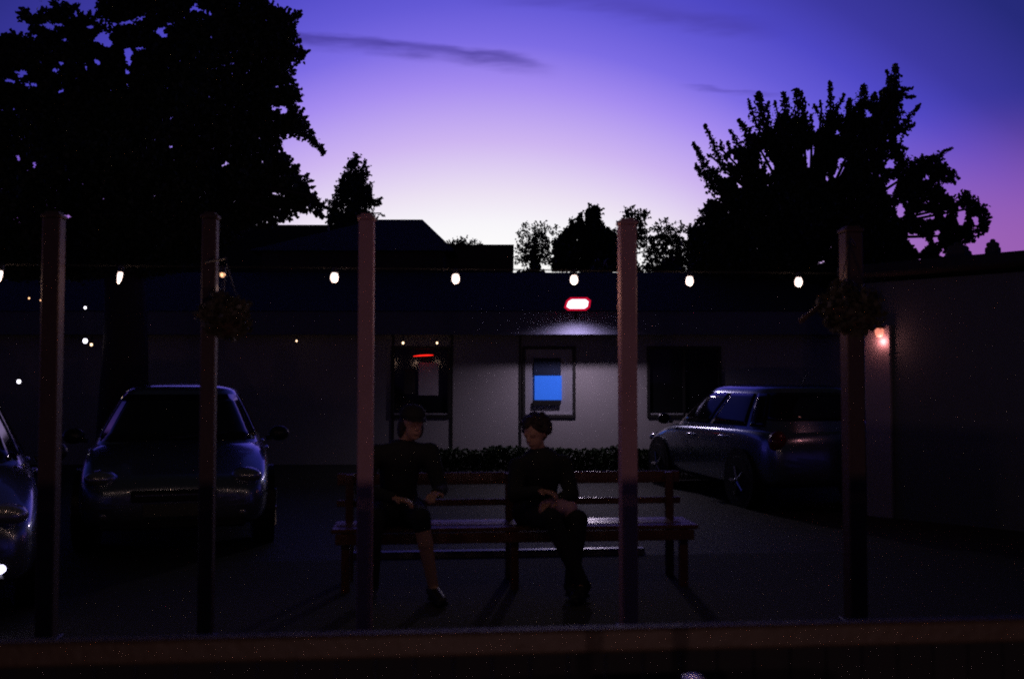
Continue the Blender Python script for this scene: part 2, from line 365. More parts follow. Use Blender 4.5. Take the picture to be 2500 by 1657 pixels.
def person(label, J, loc, rz, face, hair, shirt, trousers, bare_calf=None):
    t = thing('person', label, 'person', loc, rz)
    V = {k_: Vector(v) for k_, v in J.items()}
    b = MB()
    capsule(b, V['pel'], V['waist'], .13, .115); capsule(b, V['waist'], V['chest'], .115, .135)
    capsule(b, V['chest'], V['neck'], .12, .055); capsule(b, V['neck'], V['head'] - (V['head'] - V['neck']) * .35, .05, .052)
    for s in 'LR':
        capsule(b, V['chest'] * .45 + V['sh' + s] * .55, V['sh' + s], .075, .055)
        capsule(b, V['sh' + s], V['el' + s], .05, .038); capsule(b, V['el' + s], V['wr' + s], .038, .024)
        capsule(b, V['pel'], V['hip' + s], .12, .10); capsule(b, V['hip' + s], V['kn' + s], .085, .055)
        capsule(b, V['kn' + s], V['kn' + s] * .62 + V['an' + s] * .38, .052, .055); capsule(b, V['kn' + s] * .62 + V['an' + s] * .38, V['an' + s], .052, .034)
        capsule(b, V['an' + s], V['toe' + s], .036, .026)
        hd = V['hd' + s]; hand(b, V['wr' + s], hd, (0, -.2, 1), hd.cross(Vector((0, 0, 1))) * (1 if s == 'L' else -1))
    # head with a face
    rot = Matrix.Rotation(face[0], 3, 'Z') @ Matrix.Rotation(face[1], 3, 'X')
    h = V['head']; H = lambda x, y, z: h + rot @ Vector((x, y, z))
    b.ell(H(0, .012, .02), (.075, .092, .098), 20, 14, rot); b.ell(H(0, -.025, -.04), (.058, .062, .072), 16, 10, rot)
    b.ell(H(0, -.045, -.085), (.034, .032, .026), 12, 8, rot)
    b.tube([H(0, -.082, .015), H(0, -.108, -.022)], [.009, .015], 8); b.ell(H(0, -.100, -.024), (.016, .014, .011), 10, 6, rot)
    for s in (-1, 1):
        b.ell(H(s * .076, .015, -.012), (.010, .018, .030), 10, 8, rot); b.ell(H(s * .030, -.080, .022), (.022, .012, .007), 10, 6, rot)
        b.ell(H(s * .031, -.077, .004), (.013, .010, .010), 10, 6, rot)
    b.ell(H(0, -.086, -.052), (.022, .010, .006), 10, 6, rot); b.ell(H(0, -.083, -.062), (.018, .010, .007), 10, 6, rot)
    fuse(b.build('body', M_skin, t, smooth=True), .0065, 2)
    c = MB()
    capsule(c, V['pel'] + Vector((0, 0, .02)), V['waist'], .15, .135); capsule(c, V['waist'], V['chest'], .137, .155); capsule(c, V['chest'], V['neck'] - Vector((0, 0, .03)), .14, .07)
    for s in 'LR':
        capsule(c, V['neck'] - Vector((0, 0, .05)), V['sh' + s] + Vector((0, 0, -.01)), .062, .068)
        capsule(c, V['chest'] * .45 + V['sh' + s] * .55, V['sh' + s], .095, .075); capsule(c, V['sh' + s], V['el' + s], .07, .056)
        w_ = V['wr' + s] * .93 + V['el' + s] * .07; capsule(c, V['el' + s], w_, .056, .04)
    fuse(c.build('jacket', shirt, t, smooth=True), .010, 2)
    c = MB()
    capsule(c, V['pel'], V['pel'] + Vector((0, 0, .05)), .145, .13)
    for s in 'LR':
        capsule(c, V['pel'], V['hip' + s], .135, .115); capsule(c, V['hip' + s], V['kn' + s], .10, .072)
        e = V['an' + s] if s != bare_calf else V['kn' + s] * .9 + V['an' + s] * .1
        capsule(c, V['kn' + s], e, .07, .05 if s != bare_calf else .066)
    fuse(c.build('trousers', trousers, t, smooth=True), .010, 2)
    for s in 'LR':
        c = MB(); d = (V['toe' + s] - V['an' + s]).normalized()
        capsule(c, V['an' + s] - d * .03 - Vector((0, 0, .015)), V['toe' + s], .046, .036)
        c.box(V['an' + s] * .5 + V['toe' + s] * .5 + Vector((0, 0, -.043)) - d * .005, (.075, .24, .02), math.atan2(d.y, d.x) + R(90), .006)
        fuse(c.build('shoe', M_shoe, t, smooth=True), .008, 2)
    hair(t, H, rot)
    return t, V
def hair_curly(t, H, rot):
    c = MB(); c.ell(H(0, .03, .045), (.095, .100, .085), 16, 12, rot); c.ell(H(-.02, .055, -.01), (.088, .08, .09), 16, 12, rot)
    rr = random.Random(3)
    for i in range(150):
        th = rr.uniform(0, 2 * math.pi); z = rr.uniform(-.5, 1); r_ = math.sqrt(1 - min(1, z * z))
        x, y = r_ * math.cos(th), r_ * math.sin(th)
        if y < -.35 and z < .45: continue
        c.ell(H(x * .098, .03 + y * .105, .03 + z * .095), (rr.uniform(.012, .026),) * 3, 8, 6)
    for i in range(16): c.ell(H(rr.uniform(-.03, .03), .12 + rr.uniform(-.02, .03), .035 + rr.uniform(-.03, .03)), (.03,) * 3, 8, 6)
    fuse(c.build('hair', M_hair, t, smooth=True), .006, 1)
def hair_cap(t, H, rot):
    c = MB(); c.ell(H(0, .03, .0), (.086, .088, .098), 16, 12, rot)
    for s in (-1, 1): c.ell(H(s * .07, .035, -.04), (.03, .045, .075), 10, 8, rot)
    c.ell(H(0, .07, -.09), (.07, .04, .07), 12, 8, rot)
    fuse(c.build('hair', M_hair, t, smooth=True), .008, 1)
    c = MB(); prof = [(.094, .045), (.095, .07), (.088, .10), (.065, .125), (.03, .137), (.004, .14)]
    c.lathe(H(0, .008, 0), prof, 20, rot); c.ell(H(0, .008, .142), (.008, .008, .006), 8, 6, rot)
    br = MB(); vs = []; n = 12
    for lay, dz in ((0, .052), (1, .058)):
        for i in range(n + 1):
            a_ = math.pi + math.pi * i / n; vs.append(H(.088 * math.cos(a_), .0 + .075 * math.sin(a_), dz)); vs.append(H(.080 * math.cos(a_), -.01 + .155 * math.sin(a_), dz - .016))
    m_ = 2 * (n + 1); fs = []
    for i in range(n):
        a0 = 2 * i; fs += [(a0, a0 + 1, a0 + 3, a0 + 2), (m_ + a0, m_ + a0 + 2, m_ + a0 + 3, m_ + a0 + 1), (a0 + 1, m_ + a0 + 1, m_ + a0 + 3, a0 + 3)]
    c.add(vs, fs); c.build('cap', M_cap, t, smooth=True)

# right sitter: leans forward, looks down to the left, holds a pale pink bag on the lap
p0 = at(1318, 1285, 7.28); 
JR = dict(pel=(0, .10, .565), waist=(0, .04, .72), chest=(.005, -.03, .88), neck=(-.02, -.075, 1.01), head=(-.05, -.12, 1.13),
          shL=(.170, -.02, .89), elL=(.215, -.13, .69), wrL=(.07, -.30, .66), hdL=Vector((-.8, -.45, -.25)),
          shR=(-.165, -.04, .875), elR=(-.20, -.17, .69), wrR=(-.04, -.30, .735), hdR=Vector((.75, -.5, -.1)),
          hipL=(.10, .04, .545), knL=(.22, -.38, .54), anL=(.165, -.43, .10), toeL=(.20, -.59, .055),
          hipR=(-.09, .04, .545), knR=(.03, -.40, .555), anR=(.235, -.50, .11), toeR=(.15, -.64, .055))
pr, VR = person('curly-haired person in dark clothes on the bench, looking down at the lap', JR, (p0.x, 7.30, 0), PA, (R(-38), R(20)), hair_curly, M_cloth2, M_denim)
c = MB(); 
rr = random.Random(5)
c.ell((.10, -.30, .615), (.125, .075, .065), 18, 12, Matrix.Rotation(R(14), 3, 'Y')); c.ell((.18, -.32, .58), (.055, .06, .085), 14, 10); c.ell((.03, -.29, .63), (.07, .06, .045), 12, 8)
ob = fuse(c.build('soft_bag', M_bag, smooth=True, loc=(p0.x, 7.30, 0), rz=PA), .008, 2); ob.modifiers['fuse'].voxel_size = .01
tag(ob, 'pale pink bag held on the lap of the curly-haired sitter', 'bag')
# left sitter: in a cap, turned towards the other one
p1 = at(972, 1285, 7.2)
JL = dict(pel=(0, .08, .58), waist=(.0, .05, .74), chest=(.01, .03, .93), neck=(.05, -.01, 1.07), head=(.10, -.05, 1.195),
          shL=(.225, .0, .985), elL=(.30, -.12, .735), wrL=(.265, -.34, .73), hdL=Vector((-.3, -.85, -.1)),
          shR=(-.18, -.04, .98), elR=(-.25, -.16, .74), wrR=(-.02, -.36, .70), hdR=Vector((.85, -.35, -.15)),
          hipL=(.10, .02, .56), knL=(.16, -.42, .57), anL=(.25, -.44, .095), toeL=(.30, -.60, .05),
          hipR=(-.10, .02, .56), knR=(-.16, -.40, .56), anR=(-.17, -.38, .11), toeR=(-.19, -.55, .055))
pl_, VL = person('person in a dark cap with one bare shin, sitting left on the bench', JL, (p1.x, 7.20, 0), PA, (R(22), R(8)), hair_cap, M_cloth, M_denim, 'L')

# ------------------------------------------------------------------ pale cup on the ground behind the railing
c = MB(); cp = at(1692, 1646, 5.0)
c.lathe((0, 0, 0), [(.016, 0), (.017, .004), (.020, .108), (.022, .112), (.021, .116), (.012, .118), (.002, .118)], 20)
o = c.build('paper_cup', M_cup, smooth=False, loc=(at(1692, 1646, 2.2).x, 2.2, .74)); tag(o, 'small pale cup standing in the right foreground, cut by the bottom edge', 'cup')

# ------------------------------------------------------------------ cars
def sgnp(v, e): return math.copysign(abs(v) ** e, v)
def make_car():
    t = bpy.data.objects.new('parked_car', None); COL.objects.link(t)
    St = [(2.00, .52, .34, .50, .54), (1.95, .70, .26, .60, .66), (1.80, .79, .21, .66, .70), (1.45, .835, .20, .775, .83), (1.0, .85, .20, .89, .97),
          (.3, .86, .20, .92, .96), (-.8, .86, .20, .945, .97), (-1.45, .845, .22, .955, .97), (-1.82, .80, .26, .92, .95), (-1.96, .70, .32, .80, .84), (-2.0, .60, .38, .62, .66)]
    vs = []; fs = []
    for (x, w_, zb, zs, zt) in St:
        half = [(0, zb), (w_ * .82, zb), (w_ * .97, zb + .07), (w_, (zb + zs) * .5), (w_ * .985, zs - .09), (w_ * .93, zs), (w_ * .70, zs * .35 + zt * .65), (w_ * .35, zt), (0, zt + .005)]
        ring = half + [(-y, z) for y, z in half[-2:0:-1]]
        vs += [(x, y, z) for y, z in ring]
    n = 16
    for i in range(len(St) - 1):
        for k_ in range(n): fs.append((i * n + k_, i * n + (k_ + 1) % n, (i + 1) * n + (k_ + 1) % n, (i + 1) * n + k_))
    fs.append(tuple(range(n))[::-1]); fs.append(tuple(range((len(St) - 1) * n, len(St) * n)))
    b = MB(); b.add(vs, fs); subsurf(b.build('body', M_paint, t, smooth=True), 2)
    def cab(cx, sy, v, off=0.0):       # cx: cos-like in -1..1, sy
        s_ = v ** 1.15
        xf = 1.08 + (.22 - 1.08) * (v ** .95); xr = -1.86 + (-1.52 + 1.86) * v; hw = .80 + (.565 - .80) * s_
        z = .90 + (1.40 - .90) * v
        a_ = (xf - xr) / 2 + off; c0 = (xf + xr) / 2
        return Vector((c0 + a_ * cx, (hw + off) * sy, z + off * .3))
    def ring(u): return sgnp(math.cos(u), .4), sgnp(math.sin(u), .4)
    vs = []; fs = []; n = 64; lv = [0, .15, .4, .7, .9, 1.0]
    for v in lv:
        for k_ in range(n): vs.append(cab(*ring(2 * math.pi * k_ / n), v))
    base = len(lv)
    for sc_, dz in ((.93, .025), (.75, .052), (.4, .068), (.05, .073)):
        for k_ in range(n):
            q = cab(*ring(2 * math.pi * k_ / n), 1.0); c0 = Vector((-.65, 0, 1.40)); d = q - c0; vs.append(c0 + Vector((d.x * sc_, d.y * sc_, dz)))
    nr = len(lv) + 4
    for i in range(nr - 1):
        for k_ in range(n): fs.append((i * n + k_, i * n + (k_ + 1) % n, (i + 1) * n + (k_ + 1) % n, (i + 1) * n + k_))
    fs.append(tuple(range((nr - 1) * n, nr * n)))
    b = MB(); b.add(vs, fs); b.build('roof', M_paint, t, smooth=True)
    def patch(name, fn, nu=14, nv=6):
        vs = [fn(i / nu, j / nv) for j in range(nv + 1) for i in range(nu + 1)]; fs = []
        for j in range(nv):
            for i in range(nu): a_ = j * (nu + 1) + i; fs.append((a_, a_ + 1, a_ + nu + 2, a_ + nu + 1))
        b = MB(); b.add(vs, fs); ob = b.build(name, M_glass, t, smooth=True)
        so = ob.modifiers.new('thick', 'SOLIDIFY'); so.thickness = .006; so.offset = 0
        return ob
    def fr(i, j, sg):
        y = -.90 + 1.80 * i; sn = math.copysign(abs(y) ** 2.5, y); cx = (1 - abs(sn) ** 2) ** .2
        return cab(sg * cx, y, .06 + .86 * j, .007)
    patch('windscreen', lambda i, j: fr(i, j, 1)); patch('rear_window', lambda i, j: fr(i, .25 + j * .75, -1))
    def sd(i, j, sg, x0, x1):
        x = x0 + (x1 - x0) * i; c_ = abs(x) ** 2.5; sy = (1 - c_ ** 2) ** .2
        return cab(x, sg * sy, .12 + .78 * j, .007)
    for sg in (1, -1):
        patch('front_side_window', lambda i, j: sd(i, j, sg, .10, .83)); patch('rear_side_window', lambda i, j: sd(i, j, sg, -.62, .04))
        patch('quarter_window', lambda i, j: sd(i, j, sg, -.86, -.68), 6, 6)
        m_ = MB(); m_.ell((.78, sg * .95, .98), (.07, .10, .075), 16, 10); m_.tube([(.80, sg * .82, .93), (.79, sg * .90, .95)], .022, 8)
        m_.build('mirror', M_trim, t, smooth=True)
        m_ = MB(); m_.ell((1.84, sg * .60, .665), (.12, .14, .075), 18, 10, Matrix.Rotation(R(-22 * sg), 3, 'Z')); m_.build('headlight', M_lens, t, smooth=True)
        m_ = MB(); m_.ell((-1.86, sg * .66, .80), (.10, .12, .13), 14, 10, Matrix.Rotation(R(22 * sg), 3, 'Z')); m_.build('tail_light', M_red, t, smooth=True)
        m_ = MB(); m_.ell((1.93, sg * .56, .36), (.05, .06, .045), 12, 8); m_.build('fog_light', M_lens, t, smooth=True)
        for x in (1.22, -1.28):
            ry = Matrix.Rotation(R(90), 3, 'X')
            m_ = MB(); m_.lathe((x, sg * .77, .335), [(.375, -.10), (.375, .092), (.35, .096)], 28, ry); m_.build('wheel_arch', M_black, t)
            wl = MB(); wl.lathe((x, sg * .775, .31), [(.20, -.10), (.29, -.10), (.31, -.08), (.31, .08), (.295, .10), (.20, .10)], 28, ry); wo = wl.build('wheel', M_rubber, t)
            r_ = MB(); r_.lathe((x, sg * .80, .31), [(.19, -.07), (.205, .06 if True else 0), (.205, .088), (.185, .09)], 24, ry)
            for q in range(5):
                a_ = 2 * math.pi * q / 5; cc = Vector((x + .10 * math.cos(a_), sg * .885, .31 + .10 * math.sin(a_)))
                r_.tube([(x + .02 * math.cos(a_), sg * .885, .31 + .02 * math.sin(a_)), (x + .18 * math.cos(a_), sg * .885, .31 + .18 * math.sin(a_))], .02, 6)
            ro = r_.build('rim', M_chrome, wo)
        m_ = MB(); m_.ell((.11, sg * .868, .80), (.10, .022, .022), 14, 8); m_.build('door_handle', M_chrome, t, smooth=True); m_ = MB(); m_.ell((-.84, sg * .868, .82), (.10, .022, .022), 14, 8); m_.build('door_handle', M_chrome, t, smooth=True)
    m_ = MB(); m_.box((1.985, 0, .52), (.05, .70, .10), bev=.01); m_.build('grille', M_black, t)
    m_ = MB(); m_.box((2.015, 0, .53), (.014, .62, .012)); m_.build('badge_strip', M_chrome, t)
    m_ = MB(); m_.box((2.012, 0, .40), (.012, .50, .11), bev=.003); m_.build('licence_plate', M_plate, t)
    m_ = MB(); m_.box((1.90, 0, .28), (.20, 1.2, .08), bev=.02); m_.build('bumper', M_black, t)
    m_ = MB(); m_.tube([(-1.25, 0, 1.45), (-1.42, 0, 1.60)], [.006, .003], 6); m_.build('antenna', M_black, t)
    for sg in (1, -1):
        m_ = MB(); m_.tube([(1.13, sg * .05 - .05, .965), (.93, sg * .05 + .40, 1.0)], .008, 6); m_.build('wiper', M_black, t)
    return t
car = make_car()
def place(c, x, y, heading, label, group='cars parked beyond the patio'):
    c.location = (x, y, 0); c.rotation_euler.z = heading; tag(c, label, 'car', group)
# car with the wide windscreen, nose towards the camera
cc = Vector((-.331, 1, 0)).normalized()
ctr = cc * 11.05
place(car, ctr.x, ctr.y, math.atan2(-cc.y, -cc.x) + R(-1.5), 'silver-blue hatchback parked nose towards the patio, behind the second post')
car2 = dup(car)
hd = Vector((-math.cos(R(76)), math.sin(R(76)), 0)); c2 = Vector((3.24, 13.43, 0))
place(car2, c2.x, c2.y, math.atan2(hd.y, hd.x), 'silver-blue hatchback at the right with its tail towards us, pointing to the shop')
car3 = dup(car)
place(car3, -4.58, 7.57, R(-61), 'pale car cut off by the left edge of the photo, with a lit lamp')
for ch in car3.children:
    if ch.name.startswith('fog_light'):
        ch.data = ch.data.copy(); ch.data.materials.clear(); ch.data.materials.append(M_fog); ch['label'] = 'lit white lamp low in the bumper'

# ------------------------------------------------------------------ shop building (18 m away)
DW = 18.0; DFs = 17.27
def X(px, D): return (px - CX) / F * D
def Z(py, D): return at(CX, py, D).z
sh = thing('shop_building', 'low pale-walled shop lit by a lamp above its overhanging fascia', 'building', (0, DW, 0))
xl, xr_ = X(-420, DW), X(2120, DW)
def sbox(m, x0, x1, y0, y1, z0, z1, bev=0): m.box(((x0 + x1) / 2, (y0 + y1) / 2 - DW, (z0 + z1) / 2), (x1 - x0, y1 - y0, z1 - z0), 0, bev); return m
# wall built as panels round the window openings
wL0, wL1, wz0, wz1 = X(955, DW), X(1100, DW), Z(1020, DW), Z(868, DW)
wM0, wM1 = X(1275, DW), X(1405, DW)
wR0, wR1 = X(1579, DW), X(1760, DW)
m = MB(); ZT = 2.62
sbox(m, xl, wL0, DW, DW + .2, 0, ZT); sbox(m, wL1, wM0, DW, DW + .2, 0, ZT); sbox(m, wM1, wR0, DW, DW + .2, 0, ZT); sbox(m, wR1, xr_, DW, DW + .2, 0, ZT)
for a_, b_ in ((wL0, wL1), (wM0, wM1), (wR0, wR1)):
    sbox(m, a_, b_, DW, DW + .2, 0, wz0); sbox(m, a_, b_, DW, DW + .2, Z(845, DW), ZT)
sbox(m, xl, xl + .2, DW + .2, 24, 0, ZT); sbox(m, xr_ - .2, xr_, DW + .2, 24, 0, ZT)
m.build('wall', M_wall, sh)
m = MB(); zf0, zf1 = Z(817, DFs), Z(764, DFs)
sbox(m, xl - .3, xr_ + .3, DFs, DFs + .06, zf0, zf1 + .03, .008); m.build('fascia', M_fascia, sh)
m = MB(); sbox(m, xl - .3, xr_ + .3, DFs + .06, DW + .25, zf0 + .06, zf0 + .10); m.build('soffit', M_hwall, sh)
m = MB(); x0, x1 = xl - .4, xr_ + .4
m.add([(x0, DFs - .05 - DW, zf1 + .035), (x1, DFs - .05 - DW, zf1 + .035), (x1 - 1.5, 20.6 - DW, 3.75), (x0 + 1.5, 20.6 - DW, 3.75), (x1, 24.3 - DW, zf1 + .035), (x0, 24.3 - DW, zf1 + .035)],
      [(0, 1, 2, 3), (3, 2, 4, 5), (1, 4, 2), (0, 3, 5), (0, 5, 4, 1)]); m.build('roof', M_roof, sh)
def window(x0, x1, z0, z1, pane_m, mull=0):
    f = MB(); t_ = .055
    for (a_, b_, c_, d_) in ((x0, x1, z0, z0 + t_), (x0, x1, z1 - t_, z1), (x0, x0 + t_, z0 + t_, z1 - t_), (x1 - t_, x1, z0 + t_, z1 - t_)): sbox(f, a_, b_, DW - .035, DW + .06, c_, d_, .006)
    for q in range(mull): xx = x0 + (x1 - x0) * (q + 1) / (mull + 1); sbox(f, xx - .02, xx + .02, DW - .03, DW + .05, z0 + t_, z1 - t_)
    fo = f.build('window', M_frame, sh)
    p_ = MB(); sbox(p_, x0 + t_, x1 - t_, DW + .02, DW + .035, z0 + t_, z1 - t_); p_.build('pane', pane_m, fo)
    s_ = MB(); sbox(s_, x0 + t_ + .002, x1 - t_ - .002, DW - .03, DW + .018, z0 + t_ + .002, z0 + t_ + .03, .004); s_.build('sill', M_blind, fo)
window(wM0, wM1, wz0, Z(845, DW), M_blind)
window(wL0, wL1, wz0, Z(845, DW), M_glass)
window(wR0, wR1, wz0, Z(845, DW), M_glass, 1)
for px in (1103, 1270, 1512, 960):
    m = MB(); xx = X(px, DW); sbox(m, xx - .02, xx + .02, DW - .02, DW, 0, ZT - .2); m.build('cladding_joint', M_frame, sh)
# blue poster and its dark ledge in the lit window
wb = X(1371, DW) - X(1305, DW)
m = MB(); m.box((0, 0, (Z(916, DW) + Z(874, DW)) / 2), (wb, .02, Z(874, DW) - Z(916, DW)), 0, .004)
tag(m.build('blue_poster', mat('shaded_blue', (.004, .016, .06), .6, noise=(10, .2)), loc=(X(1336, DW), DW - .02, 0)), 'shaded top of the blue poster in the shop window, darkened in colour', 'poster')  # eaves shade put into the colour: darker piece of the same poster
m = MB(); m.box((0, 0, (Z(976, DW) + Z(917, DW)) / 2), (wb, .03, Z(917, DW) - Z(976, DW)), 0, .004)
tag(m.build('poster_lit_part', M_blue, loc=(X(1338, DW), DW - .025, 0)), 'bright lower part of the blue poster in the middle shop window, glow added', 'screen')  # emission added to brighten the lit lower part of the poster
m = MB(); m.box((0, 0, (Z(990, DW) + Z(977, DW)) / 2), (.50, .05, Z(977, DW) - Z(990, DW) - .004), 0, .006)
tag(m.build('poster_ledge', M_black, loc=(X(1334, DW), DW - .03, 0)), 'black ledge under the blue poster', 'ledge')
m = MB(); m.box((0, 0, (Z(965, DW) + Z(885, DW)) / 2), (.36, .012, Z(885, DW) - Z(965, DW)), 0, .003)
tag(m.build('window_notice', M_paper, loc=(X(1046, DW), DW - .0, 0)), 'pale paper notice under the red tube in the left shop window', 'notice')
m = MB(); m.box((0, 0, (Z(962, DW) + Z(900, DW)) / 2), (.20, .012, Z(900, DW) - Z(962, DW)), 0, .003)
tag(m.build('window_notice', M_hwall, loc=(X(1000, DW), DW - .0, 0)), 'dim narrow notice left of the pale one in the shop window', 'notice')
m = MB(); zz = Z(868, DW); m.tube([(-.18, 0, zz - .012), (-.06, 0, zz), (.08, 0, zz + .006), (.18, 0, zz + .008)], [.006, .013, .014, .007], 8)
tag(m.build('neon_tube', M_neon, loc=(X(1034, DW), DW - .06, 0), smooth=True), 'short red neon tube above the left shop window', 'neon light')
# flood lamp in front of the fascia
fl = at(1410, 742, 16.77); FLt = thing('flood_lamp', 'white flood lamp with an added red halo ring above the shop fascia', 'lamp', (fl.x, fl.y, 0))
z0 = fl.z
m = MB(); vs = []; W2, H2 = .185, .080
shape = [(-W2 + .0, -H2 * .55), (-W2 + .05, -H2), (W2 - .07, -H2), (W2 - .015, -H2 * .5), (W2, H2 * .55), (W2 - .05, H2), (-W2 + .09, H2), (-W2 + .03, H2 * .5)]
for y in (-.002, .0): vs += [(x, y + z_ * .25, z0 + z_) for x, z_ in shape]
n = 8; m.add(vs, [tuple(range(n)), tuple(range(n, 2 * n))[::-1]] + [(i + n, (i + 1) % n + n, (i + 1) % n, i) for i in range(n)])
m.build('lens', M_flood, FLt)
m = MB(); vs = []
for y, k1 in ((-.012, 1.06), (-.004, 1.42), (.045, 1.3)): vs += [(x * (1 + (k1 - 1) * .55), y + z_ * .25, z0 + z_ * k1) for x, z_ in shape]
m.add(vs, [(r * n + i, r * n + (i + 1) % n, (r + 1) * n + (i + 1) % n, (r + 1) * n + i) for r in range(2) for i in range(n)]); m.build('rim', M_floodhalo, FLt)  # added glowing ring in place of the red halo round the lamp
m = MB(); m.box((0, .09, z0 + .01), (.40, .09, .18), 0, .02); m.build('housing', M_dark, FLt)
m = MB(); m.tube([(0, .13, z0 + .03), (0, .32, z0 + .06), (0, DFs - fl.y, zf1 - .10)], .016, 8); m.build('bracket', M_dark, FLt)
lamp('flood_face', 'AREA', (fl.x, fl.y - .006, z0), 11, (.93, .78, 1.0), (.30, .13), (R(-90), 0, R(-5))).data.spread = R(110)
sp = bpy.data.lights.new('flood_beam', 'SPOT'); sp.energy = 70; sp.color = (.86, .70, 1.0); sp.spot_size = R(157); sp.spot_blend = .7; sp.shadow_soft_size = .05
so = bpy.data.objects.new('flood_beam', sp); COL.objects.link(so); so.location = (fl.x, fl.y + .02, z0 - .13); so.rotation_euler = (R(-3), 0, 0)
# small bulbs along the eaves and lights far behind
def small_light(px, py, D, r, mm, label, cat='lamp', group='small lamps scattered through the dark background'):
    p_ = at(px, py, D); t = thing('small_lamp', label, cat, p_, 0, group)
    b = MB(); b.ell((0, 0, 0), (r, r, r * 1.15), 12, 8); b.build('bulb', mm, t, smooth=True)
    b = MB(); b.lathe((0, 0, r * 1.0), [(r * .7, 0), (r * .75, r * .5), (r * .3, r * .9)], 10)
    b.tube([(0, 0, r * 1.5), (0, 0, r * 1.5 + .10)], .006, 6); b.build('fitting', M_black, t)
small_light(984, 837, 17.5, .020, M_tiny, 'small warm bulb over the left shop window, left of a like one')
small_light(1067, 837, 17.5, .018, M_tiny, 'small warm bulb above and right of the red neon tube')
small_light(724, 832, 17.5, .015, M_tiny, 'lone small warm bulb under the dark eaves between second and third post')
small_light(303, 835, 17.5, .013, M_tiny, 'tiny warm bulb over the roof of the wide-windscreen car')
small_light(208, 832, 15.5, .036, M_tinyw, 'brightest small white lamp, right of the leftmost post')
small_light(223, 841, 15.4, .020, M_tiny, 'small orange lamp touching the brightest white one')
small_light(208, 751, 16.5, .022, M_tinyw, 'small cold lamp above the bright white lamp by the leftmost post')
small_light(257, 758, 16.6, .011, M_tiny, 'tiny dim lamp right of the cold one under the big tree')
small_light(71, 728, 16.2, .014, M_bulbdim, 'tiny orange lamp left of the leftmost post, the farther one')
small_light(99, 733, 16.3, .012, M_bulbdim, 'tiny orange lamp almost touching the leftmost post')
small_light(46, 931, 13.5, .026, M_tinyw, 'white lamp low at the left edge, below the orange ones')

# ------------------------------------------------------------------ houses behind
def hip_house(name, label, D, pxl, pxr, py_ridge, hipl, hipr, depth=7.0, eave=2.9):
    """pxl/pxr are ridge ends; hipl/hipr run of the hip"""
    zr = Z(py_ridge, D); a_, b_ = X(pxl, D), X(pxr, D)
    t = thing(name, label, 'house', ((a_ + b_) / 2, D, 0)); cx = (a_ + b_) / 2
    m = MB(); x0, x1 = a_ - hipl - cx, b_ + hipr - cx; y0, y1 = -depth / 2, depth / 2
    m.box(((x0 + x1) / 2, 0, eave / 2), (x1 - x0 - .5, depth - .5, eave)); m.build('wall', M_hwall, t)
    m = MB(); m.add([(x0, y0, eave), (x1, y0, eave), (x1, y1, eave), (x0, y1, eave), (a_ - cx, 0, zr), (b_ - cx, 0, zr)],
                    [(0, 1, 5, 4), (1, 2, 5), (2, 3, 4, 5), (3, 0, 4), (3, 2, 1, 0)]); m.build('roof', M_roof, t)
    return t, cx, zr
t, cx, zr = hip_house('house', 'dark house with a long level roof ridge under the big tree', 29, -700, 800, 549, .1, .1, eave=2.4)
DB = 25
t, cx, zr = hip_house('house', 'dark house with a hipped roof right of the third post', DB, 916, 1030, 536, 2.3, 1.02, eave=4.33)
# its right-hand hip falls to the flat-roofed wing
m = MB(); xw1 = X(1253, DB - 2); m.box(((X(1080, DB) + xw1) / 2 - cx, .4, Z(603, DB - 2) / 2), (xw1 - X(1080, DB), 4.8, Z(603, DB - 2))); m.build('side_wing', M_hwall, t)
m = MB(); m.box(((X(1080, DB) + xw1) / 2 - cx, .4, Z(603, DB - 2) + .02), (xw1 - X(1080, DB) + .03, 4.9, .06)); m.build('wing_roof', M_roof, t)

# outbuilding at the right, long wall running back to the left
A = Vector((X(2112, 11.2), 11.2, 0)); B = Vector((5.14, 10.0, 0)); d = (B - A).normalized(); A2 = A; B2 = A + d * 9.0
obr = thing('outbuilding', 'grey-walled outbuilding at the right edge with two stubby chimneys', 'building', A, math.atan2(d.y, d.x))
m = MB(); m.box((4.5, 1.5, 1.3), (9.0, 3.0, 2.6)); m.build('wall', M_wall if False else mat('dim_render', (.17, .185, .18), .9, noise=(5, .15), bump=.2), obr)
m = MB(); m.box((.17, -.03, 1.06), (.30, .06, 2.12), 0, .01); m.build('pilaster', mat('pale_render', (.5, .42, .42), .85, noise=(6, .1)), obr)
zt = 2.775
m = MB(); m.box((4.5, 1.4, zt - .06), (9.3, 3.5, .12), 0, .02); m.box((4.5, 1.5, zt + .03), (8.6, 2.6, .05)); m.build('roof', M_roof, obr)
for px, wd in ((2330, 46), (2416, 30)):
    u = (px - CX) / F; tt_ = (A.x - u * A.y) / (u * d.y - d.x); q = tt_
    m = MB(); s_ = wd / F * 10.5
    m.box((q, .15, zt + .05), (s_, s_, .16), 0, .02); m.box((q, .15, zt + .145), (s_ * .8, s_ * .8, .05), 0, .015); m.lathe((q, .15, zt + .16), [(s_ * .2, 0), (s_ * .22, .03), (s_ * .12, .045)], 10); m.build('chimney', M_hwall, obr)
scp = at(2148, 812, 11.02); scn = thing('wall_sconce', 'small reddish lamp glowing on the pilaster below the hanging basket', 'lamp', scp)
m = MB(); m.lathe((0, 0, 0), [(.03, -.05), (.05, -.02), (.055, .03), (.03, .05)], 14); m.build('shade', M_sconce, scn, smooth=True)
m = MB(); m.lathe((0, 0, .052), [(.065, 0), (.05, .02), (.01, .035)], 14); m.tube([(0, 0, .07), (0, .1, .09), (0, .16, .06)], .01, 6); m.build('cover', M_dark, scn)
pt = bpy.data.lights.new('sconce_light', 'POINT'); pt.energy = 1.1; pt.color = (1, .36, .36); pt.shadow_soft_size = .05
